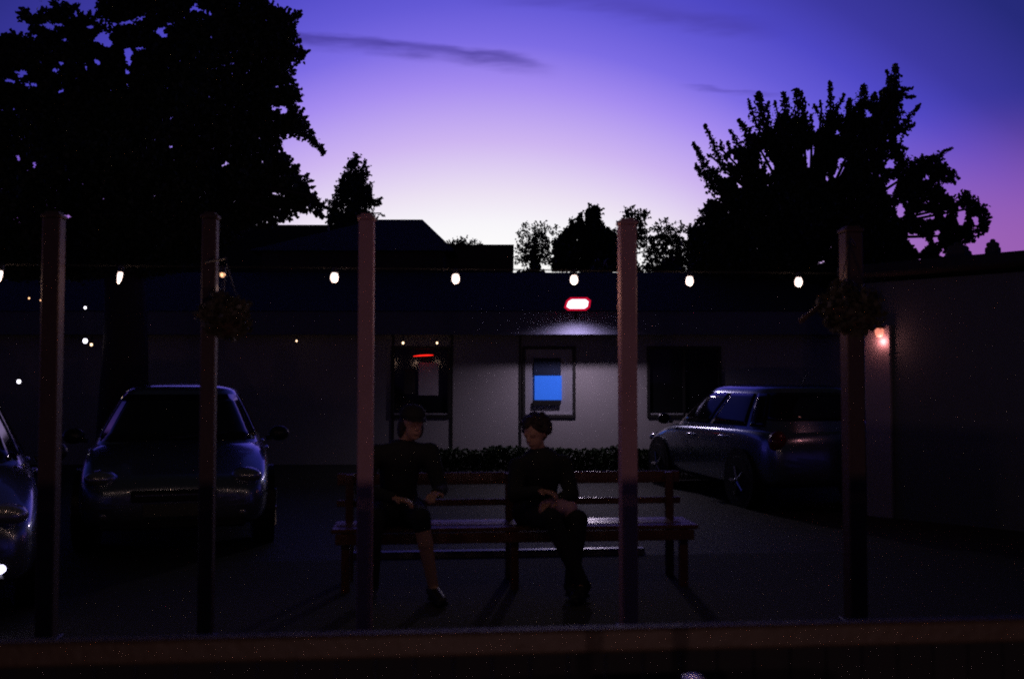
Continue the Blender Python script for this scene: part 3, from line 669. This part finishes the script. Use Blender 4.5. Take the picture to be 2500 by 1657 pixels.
po = bpy.data.objects.new('sconce_light', pt); COL.objects.link(po); po.location = scp + Vector((0.0, -.06, -.10))

# ------------------------------------------------------------------ leaves
def leaf_mesh(name, C, size, m, parent, squash=1.0, droop=0.0):
    """C: (n,3) leaf centres; one bent diamond each"""
    n = len(C); d = RNG.normal(size=(n, 3)); d[:, 2] -= droop; d /= np.linalg.norm(d, axis=1)[:, None]
    r = RNG.normal(size=(n, 3)); s = np.cross(d, r); s /= np.linalg.norm(s, axis=1)[:, None]; u = np.cross(d, s)
    L_ = size * RNG.uniform(.6, 1.3, size=(n, 1)); W_ = L_ * RNG.uniform(.55, .85, size=(n, 1)) * .5
    v = np.empty((n, 6, 3))
    v[:, 0] = C - d * L_ * .5; v[:, 1] = C + s * W_ + u * L_ * .10 - d * L_ * .12; v[:, 2] = C + s * W_ * .55 + u * L_ * .06 + d * L_ * .3
    v[:, 3] = C + d * L_ * .55; v[:, 4] = C - s * W_ * .62 + u * L_ * .06 + d * L_ * .25; v[:, 5] = C - s * W_ + u * L_ * .10 - d * L_ * .16
    me = bpy.data.meshes.new(name); me.vertices.add(n * 6); me.vertices.foreach_set('co', v.reshape(-1).astype(np.float32))
    me.loops.add(n * 6); me.loops.foreach_set('vertex_index', np.arange(n * 6, dtype=np.int32))
    me.polygons.add(n); me.polygons.foreach_set('loop_start', np.arange(0, n * 6, 6, dtype=np.int32))
    me.update(calc_edges=True); me.validate(); me.materials.append(m)
    o = bpy.data.objects.new(name, me); COL.objects.link(o); o.parent = parent; return o
def inpoly(P_, poly):
    x, y = P_[:, 0], P_[:, 1]; r = np.zeros(len(P_), bool); n = len(poly)
    for i in range(n):
        x0, y0 = poly[i]; x1, y1 = poly[(i + 1) % n]
        if y0 == y1: continue
        c = ((y0 > y) != (y1 > y)) & (x < (x1 - x0) * (y - y0) / (y1 - y0) + x0); r ^= c
    return r
def edist(P_, poly):
    dm = np.full(len(P_), 1e9)
    for i in range(len(poly)):
        a_ = np.array(poly[i], float); b_ = np.array(poly[(i + 1) % len(poly)], float); ab = b_ - a_; L2 = (ab ** 2).sum() + 1e-9
        t = np.clip(((P_ - a_) @ ab) / L2, 0, 1); dm = np.minimum(dm, np.hypot(*(P_ - (a_ + t[:, None] * ab)).T))
    return dm
def to_world(P_, D):
    u = (P_[:, 0] - CX) / F; v = (CY - P_[:, 1]) / F; t = D / (CP - v * SP)
    return np.stack([u * t, np.broadcast_to(D, t.shape), CAMZ + (SP + v * CP) * t], 1)
def tree(name, label, D, poly, leaf, per, nleaf, thick, trunk_px, holes=(), shoots=(), group=None, r0=.25, rad=14, edge_gap=.9, mm=None, loose=0, limbs=9):
    poly = [tuple(p_) for p_ in poly]; xs = [p_[0] for p_ in poly]; ys = [p_[1] for p_ in poly]
    area = (max(xs) - min(xs)) * (max(ys) - min(ys)); n = int(area / per)
    P_ = np.stack([RNG.uniform(min(xs), max(xs), n), RNG.uniform(min(ys), max(ys), n)], 1); P_ = P_[inpoly(P_, poly)]
    dd = edist(P_, poly); keep = dd > rad * edge_gap * RNG.uniform(.1, 1.0, len(P_))
    if loose: keep &= RNG.uniform(size=len(P_)) < np.clip((dd / loose), .12, 1)
    P_ = P_[keep]; dd = dd[keep]
    # clusters -> leaves, in picture units around each cluster, then to real depth
    pxm = F / D; T = np.minimum(thick, dd / pxm * 1.1 + .15)
    dep = D + RNG.uniform(-1, 1, len(P_)) * T
    Q = np.repeat(P_, nleaf, 0); Dq = np.repeat(dep, nleaf) + RNG.normal(0, rad / pxm * .6, len(P_) * nleaf)
    rr_ = np.repeat(rad * np.clip(dd / rad, .35, 1), nleaf) if len(P_) else 0
    Q = Q + RNG.normal(0, .46, Q.shape) * (rr_ * (1 + .35 * RNG.exponential(.5, len(Q))))[:, None]
    shp = []; shd = []; twigs = []; shoots = list(shoots); n_named = len(shoots)
    sc_px = min(1.0, 21 / D) ** .5
    for i in range(len(poly)):
        a_ = np.array(poly[i], float); b_ = np.array(poly[(i + 1) % len(poly)], float); e_ = b_ - a_; Le = np.hypot(*e_)
        if Le < 1: continue
        nr_ = np.array([e_[1], -e_[0]]) / Le
        if inpoly(np.array([(a_ + b_) / 2 + nr_ * 1.5]), poly)[0]: nr_ = -nr_
        for q_ in np.arange(0, Le, 7 * sc_px):
            p_ = a_ + e_ * q_ / Le
            if random.random() < .52 or p_[1] > 640 or p_[0] < -60 or p_[1] < -20: continue
            dr = nr_ + RNG.normal(0, .55, 2) + np.array([0, -.25]); dr /= np.hypot(*dr)
            shoots.append((tuple(p_ - dr * 7), tuple(p_ + dr * random.uniform(3, 15) * sc_px), 5.5 * sc_px))
    si = -1
    for (b_, t_, wd) in shoots:
        si += 1
        b_ = np.array(b_, float); t_ = np.array(t_, float); Ls = np.hypot(*(t_ - b_)); k_ = int(Ls * max(wd, 6) / 7)
        f_ = RNG.uniform(0, 1, k_) ** 1.0; side = RNG.normal(0, .5, k_) * wd * (1 - f_ * .8)
        nrm = np.array([-(t_ - b_)[1], (t_ - b_)[0]]) / Ls; bend = np.sin(f_ * math.pi) * Ls * RNG.uniform(-.06, .06)
        shp.append(b_ + f_[:, None] * (t_ - b_) + (side + bend)[:, None] * nrm); dz = D + RNG.uniform(-.6, .6) * thick * .5
        shd.append(dz + RNG.normal(0, wd / pxm * .5, k_))
        if si < n_named: twigs.append((b_, t_, dz))
    if shp: Q = np.concatenate([Q] + shp); Dq = np.concatenate([Dq] + shd)
    if len(holes):
        ok = np.ones(len(Q), bool); sub = []
        for (hx, hy, hw, hh) in holes:
            ns = int(min(9, max(2, hw * hh / 9)))
            for _ in range(ns):
                a_ = random.uniform(0, 6.28); q_ = math.sqrt(random.random()) * .72; k_ = random.uniform(.28, .58)
                sub.append((hx + hw * q_ * math.cos(a_), hy + hh * q_ * math.sin(a_), max(1.8, hw * k_), max(1.6, hh * k_ * 1.1)))
        Qj = Q + RNG.normal(0, 1.5, Q.shape)
        for (hx, hy, hw, hh) in sub:
            ang = np.arctan2(Qj[:, 1] - hy, Qj[:, 0] - hx); wv = 1 + .28 * np.sin(3 * ang + hx) + .18 * np.sin(5 * ang + hy)
            ok &= (((Qj[:, 0] - hx) / (hw * wv)) ** 2 + ((Qj[:, 1] - hy) / (hh * wv)) ** 2) > 1
        Q = Q[ok]; Dq = Dq[ok]
    Wd = to_world(Q, Dq)
    base = at(trunk_px, 900, D); base.z = 0
    t = thing(name, label, 'tree', base, 0, group)
    Wd = Wd - np.array(base)
    Wd = Wd[Wd[:, 2] > .3]
    leaf_mesh('crown', Wd, leaf, mm or M_leaf, t)
    # trunk and limbs reaching into the crown
    m = MB(); cz = float(np.percentile(Wd[:, 2], 25)); top = float(np.percentile(Wd[:, 2], 88)); cxm = float(np.median(Wd[:, 0]))
    tp = [Vector((0, 0, 0)), Vector((cxm * .1 + .05, 0, cz * .5)), Vector((cxm * .3, .05, cz)), Vector((cxm * .7, 0, (cz + top) / 2)), Vector((cxm, 0, top))]
    m.tube(tp, [r0 * 1.25, r0, r0 * .8, r0 * .45, r0 * .1], 12)
    m.build('trunk', M_bark, t, smooth=True)
    m = MB(); idx = RNG.choice(len(Wd), limbs, replace=False)
    for i in idx:
        e = Vector(Wd[i]) * .93; f_ = random.uniform(.35, .75); s_ = tp[2].lerp(tp[3], f_); mid = s_.lerp(e, .5) + Vector((0, 0, .12 * (e - s_).length))
        m.tube([s_, s_.lerp(mid, .6), mid.lerp(e, .3), e], [r0 * .32, r0 * .24, r0 * .15, r0 * .04], 6)
    for b_, t_, dz in twigs:
        q = to_world(np.array([b_, t_]), np.array([dz, dz])) - np.array(base); m.tube([tp[2].lerp(tp[3], .5), Vector(q[0]), Vector(q[1])], [.05, .022, .006], 5)
    m.build('limbs', M_bark, t, smooth=True)
    return t
c1 = lambda L_: [(x / 2.7835, y / 2.7835) for x, y in L_]
big = c1([(-500, 240), (0, 245), (120, 228), (150, 255), (215, 215), (205, 165), (150, 120), (148, 72), (175, 75), (185, 110), (240, 95), (300, 72), (345, 62), (350, 12), (375, 5), (392, 40), (440, 12), (480, 45), (520, 40), (530, 65), (492, 82), (470, 118), (560, 112), (600, 98), (640, 112), (650, 140), (620, 165), (700, 185), (760, 180), (690, 122), (655, 92), (680, 30), (690, 0), (660, -80), (760, -150), (1300, -200), (1660, -160), (1800, -60), (1815, 10), (1860, 40), (1900, 62), (1960, 92), (2020, 82), (2030, 130), (2000, 180), (2030, 230), (2030, 270), (1985, 305), (2010, 322), (2070, 325), (2065, 400), (2020, 432), (1945, 432), (2000, 490), (1990, 550), (2030, 620), (2030, 690), (1990, 722), (2060, 780), (2110, 850), (2100, 890), (2050, 885), (2030, 930), (2000, 905), (1925, 935), (1900, 970), (1910, 1030), (1960, 1080), (2010, 1135), (2035, 1190), (2090, 1215), (2100, 1275), (2140, 1330), (2200, 1400), (2225, 1430), (2170, 1410), (2178, 1470), (2130, 1425), (2085, 1405), (2060, 1440), (2055, 1475), (2010, 1420), (1985, 1480), (1920, 1500), (1888, 1440), (1880, 1535), (1700, 1530), (1500, 1700), (1200, 1860), (700, 1900), (-500, 1900)])
hl = [(820, 572, 32, 18), (700, 262, 48, 26), (738, 300, 22, 16), (1105, 218, 30, 18), (1142, 245, 18, 14), (880, 365, 22, 32), (872, 412, 18, 20), (955, 330, 25, 10), (410, 437, 22, 12), (385, 480, 20, 10), (590, 462, 14, 18), (657, 425, 15, 16), (142, 505, 28, 20), (52, 545, 28, 12), (112, 555, 22, 9), (215, 580, 30, 12), (412, 617, 18, 9), (852, 485, 17, 13), (1322, 65, 25, 16), (1408, 95, 18, 16), (125, 1072, 16, 12), (228, 1122, 13, 13), (1532, 1112, 22, 12), (1915, 742, 30, 18), (1862, 735, 14, 10), (1862, 1335, 34, 14), (430, 267, 22, 12), (237, 250, 18, 9), (1155, 1006, 12, 9), (345, 175, 45, 18), (410, 165, 30, 10), (850, 160, 60, 10), (960, 122, 34, 9), (455, 1478, 30, 9), (105, 1490, 13, 7), (1458, 1478, 9, 15), (1170, 800, 12, 9), (1420, 652, 10, 8), (1525, 450, 9, 9), (1680, 495, 9, 8), (1950, 1195, 6, 12), (1875, 590, 9, 9), (500, 1335, 8, 8), (1160, 160, 25, 8), (30, 750, 14, 8), (100, 748, 10, 7), (620, 185, 25, 10)]
holes = [(x / 2.7835, y / 2.7835, w_ / 2.7835 * 1.5 + 1.5, h_ / 2.7835 * 1.6 + 1.5) for x, y, w_, h_ in hl]
bsh = [((2000, 850), (2205, 1045), 70), ((2080, 1200), (2100, 1215), 14), ((2040, 1260), (2135, 1275), 16), ((2120, 1330), (2220, 1415), 22), ((2060, 1380), (2085, 1460), 20), ((2000, 1400), (2020, 1480), 26), ((1890, 1440), (1925, 1510), 14), ((2170, 1400), (2190, 1490), 24), ((2000, 640), (2040, 690), 30), ((150, 70), (215, 150), 22), ((375, 5), (380, 70), 30), ((520, 50), (450, 90), 26)]
bsh = [(tuple(np.array(a_) / 2.7835), tuple(np.array(b_) / 2.7835), w_ / 2.7835) for a_, b_, w_ in bsh]
ins = [(random.uniform(0, 720), random.uniform(20, 540)) for _ in range(130)]
holes += [(x, y, random.uniform(1.5, 3.2), random.uniform(1.5, 3)) for x, y in ins]
tree('broadleaf_tree', 'huge dark tree filling the upper left of the photo', 15.5, big, .068, 22, 9, 2.6, 300, holes, bsh, r0=.33, rad=13, limbs=16)
c2_ = lambda L_: [(1600 + x / 2.6133, 100 + y / 2.6133) for x, y in L_]
rt = c2_([(215, 1230), (310, 1150), (295, 1090), (350, 1030), (420, 1000), (335, 920), (300, 850), (370, 810), (440, 870), (470, 780), (440, 740), (480, 700), (560, 700), (580, 600), (660, 600), (700, 560), (770, 520), (800, 470), (870, 500), (960, 480), (1010, 590), (1060, 510), (1130, 450), (1200, 490), (1260, 430), (1330, 370), (1420, 410), (1450, 310), (1530, 300), (1550, 400), (1530, 480), (1570, 560), (1530, 600), (1560, 680), (1600, 770), (1700, 755), (1790, 745), (1870, 800), (1920, 850), (1880, 905), (1815, 880), (1835, 960), (1920, 1015), (1990, 965), (2035, 1010), (2125, 1100), (2125, 1190), (2080, 1225), (2020, 1185), (2030, 1275), (1970, 1265), (1960, 1330), (2010, 1380), (1995, 1420), (1900, 1420), (1840, 1480), (1760, 1520), (1700, 1490), (1640, 1560), (1500, 1750), (900, 1850), (200, 1850)])
rh = [(1505, 935, 30, 40), (1175, 850, 26, 46), (970, 795, 22, 32), (735, 820, 22, 34), (540, 905, 20, 22), (1720, 1110, 46, 22), (1555, 1100, 24, 38), (1640, 1260, 30, 40), (1700, 1310, 40, 34), (1790, 1240, 16, 34), (1955, 1110, 22, 42), (1830, 1390, 14, 42), (1680, 1430, 34, 30), (1355, 460, 22, 26), (1040, 520, 24, 46), (1155, 580, 12, 14), (495, 760, 24, 24), (445, 855, 26, 16), (1485, 632, 14, 12), (985, 700, 30, 26), (685, 735, 16, 28), (1500, 780, 28, 22), (1200, 765, 28, 12), (2050, 1150, 18, 26), (1035, 885, 10, 10), (1100, 880, 16, 10), (1600, 1025, 12, 10), (1515, 1135, 10, 9), (750, 545, 12, 9), (865, 670, 12, 12), (670, 800, 10, 10), (1430, 860, 10, 10), (1380, 850, 8, 18), (1730, 1030, 10, 14), (1720, 875, 26, 12), (1850, 1105, 14, 16), (1050, 1410, 26, 6), (540, 1515, 14, 8), (480, 1560, 18, 8), (650, 1255, 6, 5), (770, 1465, 6, 8)]
rh = [(1600 + x / 2.6133, 100 + y / 2.6133, w_ / 2.6133 * 1.35 + 1.5, h_ / 2.6133 * 1.35 + 1.5) for x, y, w_, h_ in rh]
rs = [((370, 960), (240, 650), 46), ((440, 830), (310, 530), 42), ((590, 780), (475, 570), 42), ((640, 640), (530, 500), 46), ((700, 560), (655, 325), 80), ((640, 520), (595, 370), 26), ((690, 470), (725, 380), 24), ((830, 560), (820, 330), 64), ((780, 470), (765, 385), 18), ((920, 560), (893, 305), 74), ((940, 440), (935, 320), 30), ((1120, 540), (1115, 255), 44), ((1070, 500), (1012, 405), 32), ((1060, 440), (1050, 380), 16), ((1140, 470), (1210, 338), 26), ((1240, 520), (1240, 370), 46), ((1320, 520), (1335, 280), 80), ((1400, 480), (1400, 330), 60), ((1495, 560), (1530, 150), 84), ((1490, 330), (1475, 190), 30), ((1540, 340), (1645, 300), 34), ((1540, 350), (1665, 355), 34), ((1560, 560), (1690, 405), 36), ((1550, 590), (1660, 530), 44), ((1500, 260), (1555, 230), 20), ((1520, 460), (1590, 455), 24), ((1740, 770), (1895, 680), 34), ((1560, 680), (1612, 690), 22), ((1000, 520), (995, 470), 20), ((430, 700), (418, 630), 24), ((360, 740), (330, 720), 20), ((470, 690), (455, 640), 20), ((320, 870), (255, 790), 36), ((370, 1020), (290, 1090), 30), ((1980, 1040), (1995, 955), 50), ((2050, 1060), (2130, 1110), 40), ((2060, 1180), (2120, 1215), 46), ((1990, 1240), (2035, 1280), 28), ((1960, 1400), (2005, 1345), 60), ((300, 1130), (230, 1210), 40)]
cv = lambda p_: (1600 + p_[0] / 2.6133, 100 + p_[1] / 2.6133)
rs = [(cv(a_), cv(b_), w_ / 2.6133) for a_, b_, w_ in rs]
tree('broadleaf_tree', 'large tree with spiky upright shoots filling the skyline at the right', 21, rt, .078, 15, 8, 2.4, 1960, rh, rs, r0=.3, rad=11, limbs=16)
c3 = lambda L_: [(700 + x / 4.3815, 340 + y / 4.3815) for x, y in L_]
ct = c3([(735, 150), (765, 210), (770, 280), (760, 330), (800, 300), (815, 240), (862, 215), (840, 290), (870, 290), (865, 330), (888, 360), (850, 400), (810, 410), (850, 440), (870, 490), (900, 460), (905, 530), (925, 570), (920, 630), (960, 640), (1020, 622), (1000, 690), (940, 720), (890, 720), (895, 790), (960, 860), (930, 1100), (440, 1100), (440, 800), (440, 730), (480, 700), (436, 680), (450, 655), (510, 660), (495, 620), (520, 560), (550, 470), (580, 400), (620, 350), (645, 340), (645, 260), (690, 230)])
csh = [(c3([a_])[0], c3([b_])[0], w_ / 4.38) for a_, b_, w_ in [((735, 260), (735, 148), 36), ((800, 330), (858, 218), 24), ((830, 330), (868, 290), 22), ((830, 390), (888, 350), 20), ((880, 510), (898, 455), 22), ((930, 700), (1020, 622), 44), ((920, 800), (935, 745), 20), ((990, 790), (1045, 825), 36), ((500, 680), (436, 672), 30)]]
tree('broadleaf_tree', 'narrow pointed tree rising behind the third post and roof ridges', 38, ct, .10, 8, 7, 1.6, 862, [(c3([(x, y)])[0] + (w_ / 4.38 + 1, h_ / 4.38 + 1)) for x, y, w_, h_ in [(780, 290, 14, 26), (770, 370, 12, 12), (815, 740, 12, 12), (625, 430, 8, 10), (820, 490, 22, 7), (760, 470, 10, 16), (665, 425, 10, 9), (860, 590, 12, 20), (815, 430, 18, 10)]], csh, r0=.2, rad=7, limbs=8)
c4 = lambda L_: [(1100 + x / 3.585, 440 + y / 3.585) for x, y in L_]
G4 = 'trees on the skyline between the roofs and the large right tree'
tree('broadleaf_tree', 'small bushy treetop peeping over the flat roof wing', 42, c4([(0, 545), (60, 510), (110, 495), (140, 520), (150, 560), (180, 520), (250, 515), (265, 560), (275, 640), (-20, 700), (-60, 560)]), .09, 7, 5, 1.2, 1135, group=G4, r0=.15, rad=5, loose=7, limbs=6)
tree('broadleaf_tree', 'airy loose tree just right of the flat roof wing', 36, c4([(560, 640), (590, 520), (600, 450), (640, 380), (720, 390), (790, 370), (850, 400), (930, 420), (950, 480), (900, 560), (940, 760), (540, 760)]), .08, 9, 5, 1.4, 1300, [(c4([(x, y)])[0] + (w_, h_)) for x, y, w_, h_ in [(700, 450, 9, 8), (860, 470, 6, 10), (650, 520, 5, 8), (880, 500, 7, 8), (610, 580, 6, 5)]], group=G4, r0=.16, rad=5, loose=22, limbs=10)
tree('broadleaf_tree', 'dense stepped dark tree above the roof lamp', 34, c4([(900, 560), (950, 490), (1000, 430), (1040, 400), (1050, 345), (1080, 350), (1090, 410), (1110, 330), (1130, 280), (1155, 290), (1165, 400), (1178, 380), (1175, 235), (1220, 240), (1270, 215), (1300, 225), (1312, 300), (1310, 360), (1350, 410), (1390, 420), (1420, 440), (1460, 480), (1480, 800), (880, 800)]), .10, 6, 7, 1.4, 1430, [(c4([(x, y)])[0] + (w_, h_)) for x, y, w_, h_ in [(1105, 520, 4, 7), (1185, 525, 4, 4), (1172, 300, 2.5, 20), (1095, 470, 3, 3), (1290, 400, 3, 5)]], group=G4, r0=.18, rad=5, limbs=8)
tree('broadleaf_tree', 'loose leafy tree partly hidden by the mauve post right of the lamp', 30, c4([(1430, 480), (1480, 380), (1520, 330), (1530, 260), (1600, 240), (1640, 290), (1690, 240), (1740, 280), (1730, 320), (1680, 360), (1700, 430), (1690, 520), (1640, 600), (1640, 720), (1700, 830), (1430, 830)]), .08, 9, 5, 1.2, 1545, group=G4, r0=.15, rad=5, loose=10, limbs=8)
tree('broadleaf_tree', 'airy tree between the mauve post and the large right tree', 32, c4([(1690, 420), (1780, 410), (1800, 370), (1880, 350), (1960, 360), (2050, 400), (2100, 370), (2180, 390), (2300, 330), (2366, 900), (1640, 900), (1660, 620)]), .08, 9, 5, 1.5, 1660, [(c4([(x, y)])[0] + (w_, h_)) for x, y, w_, h_ in [(2040, 470, 12, 9), (2070, 510, 10, 6), (1930, 465, 6, 5), (1760, 470, 12, 8), (1740, 560, 7, 6), (1810, 590, 6, 5), (1905, 590, 6, 6), (1700, 730, 7, 5), (1835, 540, 5, 4)]], group=G4, r0=.16, rad=5, loose=26, limbs=9)
# lower shrubs closing the view under the crowns
def shrub_row(name, label, x0, x1, D, h, n, leaf, mm, thick=.5, cat='hedge', z0=0.05):
    t = thing(name, label, cat, ((x0 + x1) / 2, D, 0)); c = np.empty((n, 3))
    c[:, 0] = RNG.uniform(x0, x1, n) - (x0 + x1) / 2; c[:, 1] = RNG.uniform(-thick, thick, n)
    top = h * (1 + .10 * np.sin(c[:, 0] * 5.1) * np.sin(c[:, 0] * 1.7 + 1) + .05 * np.sin(c[:, 0] * 17) * np.sin(c[:, 0] * 29 + 2)); c[:, 2] = z0 + (top - z0) * RNG.uniform(0, 1, n) ** .6
    leaf_mesh('foliage', c, leaf, mm, t)
    m = MB()
    for x in np.arange(x0, x1, max(.4, (x1 - x0) / 60)):
        xx = x - (x0 + x1) / 2; hh = h * random.uniform(.6, .85); m.tube([(xx, 0, 0), (xx + random.uniform(-.05, .05), random.uniform(-.1, .1), hh)], [.018, .006], 5)
    m.build('stems', M_bark, t); return t
shrub_row('low_hedge', 'low trimmed hedge growing in front of the lit shop wall', X(940, 15.8), X(2000, 15.8), 15.8, Z(1097, 15.8), 30000, .05, M_leaf2, .35)
shrub_row('tall_hedge', 'tall dark hedge closing the view under the right-hand trees', X(1240, 27), X(3300, 27), 27, 4.3, 42000, .22, M_leaf, 1.0)
shrub_row('tall_hedge', 'tall dark hedge under the big left tree, beside the house', X(-900, 26), X(520, 26), 23.8, 4.2, 30000, .20, M_leaf, .9)

# ------------------------------------------------------------------ hanging baskets
def basket(px, py, D, r, label, postpx, postD):
    c = at(px, py, D); t = thing('hanging_basket', label, 'flower basket', c, 0, 'flower baskets hanging from the posts')
    m = MB(); m.lathe((0, 0, 0), [(r * .12, -r * .78), (r * .45, -r * .62), (r * .62, -r * .3), (r * .68, 0), (r * .60, 0)], 18); m.build('bowl', mat('coir', (.12, .07, .04), .9, noise=(30, .4)), t)
    n = 1500; v = RNG.normal(size=(n, 3)); v /= np.linalg.norm(v, axis=1)[:, None]; v *= r * RNG.uniform(.55, 1.0, (n, 1)); v[:, 2] *= .85
    v *= (1 + .16 * np.sin(v[:, :1] / r * 5) * np.sin(v[:, 2:3] / r * 6 + 1)); leaf_mesh('foliage', v, .038, M_leaf3, t)
    pp = at(postpx, 700, postD); top = Vector((0, 0, r * 2.0))
    m = MB()
    for a_ in (0, 2.1, 4.2): m.tube([(r * .64 * math.cos(a_), r * .64 * math.sin(a_), 0), top], .003, 5)
    m.tube([top, top + Vector((0, .0, .03)), Vector((pp.x - c.x, postD - .05 - c.y, r * 2.0 + .03))], .006, 6); m.build('hanger', M_black, t)
basket(552, 772, 5.45, .145, 'round flower basket hanging at the slim second post', 507, 5.69)
basket(2078, 752, 5.62, .185, 'wide trailing flower basket hanging in front of the rightmost post', 2084, 6.09)

# ------------------------------------------------------------------ render settings
vs_ = sc.view_settings; vs_.view_transform = 'Standard'; vs_.look = 'None'; vs_.exposure = 0; vs_.gamma = 1; vs_.use_curve_mapping = False
sc.render.engine = 'CYCLES'; cy = sc.cycles; cy.filter_width = 1.9
cy.use_denoising = False; cy.use_adaptive_sampling = False; cy.max_bounces = 5; cy.diffuse_bounces = 2; cy.glossy_bounces = 3; cy.sample_clamp_indirect = 2.0
cy.sample_clamp_direct = 0; cy.use_light_tree = True; cy.caustics_reflective = False; cy.caustics_refractive = False
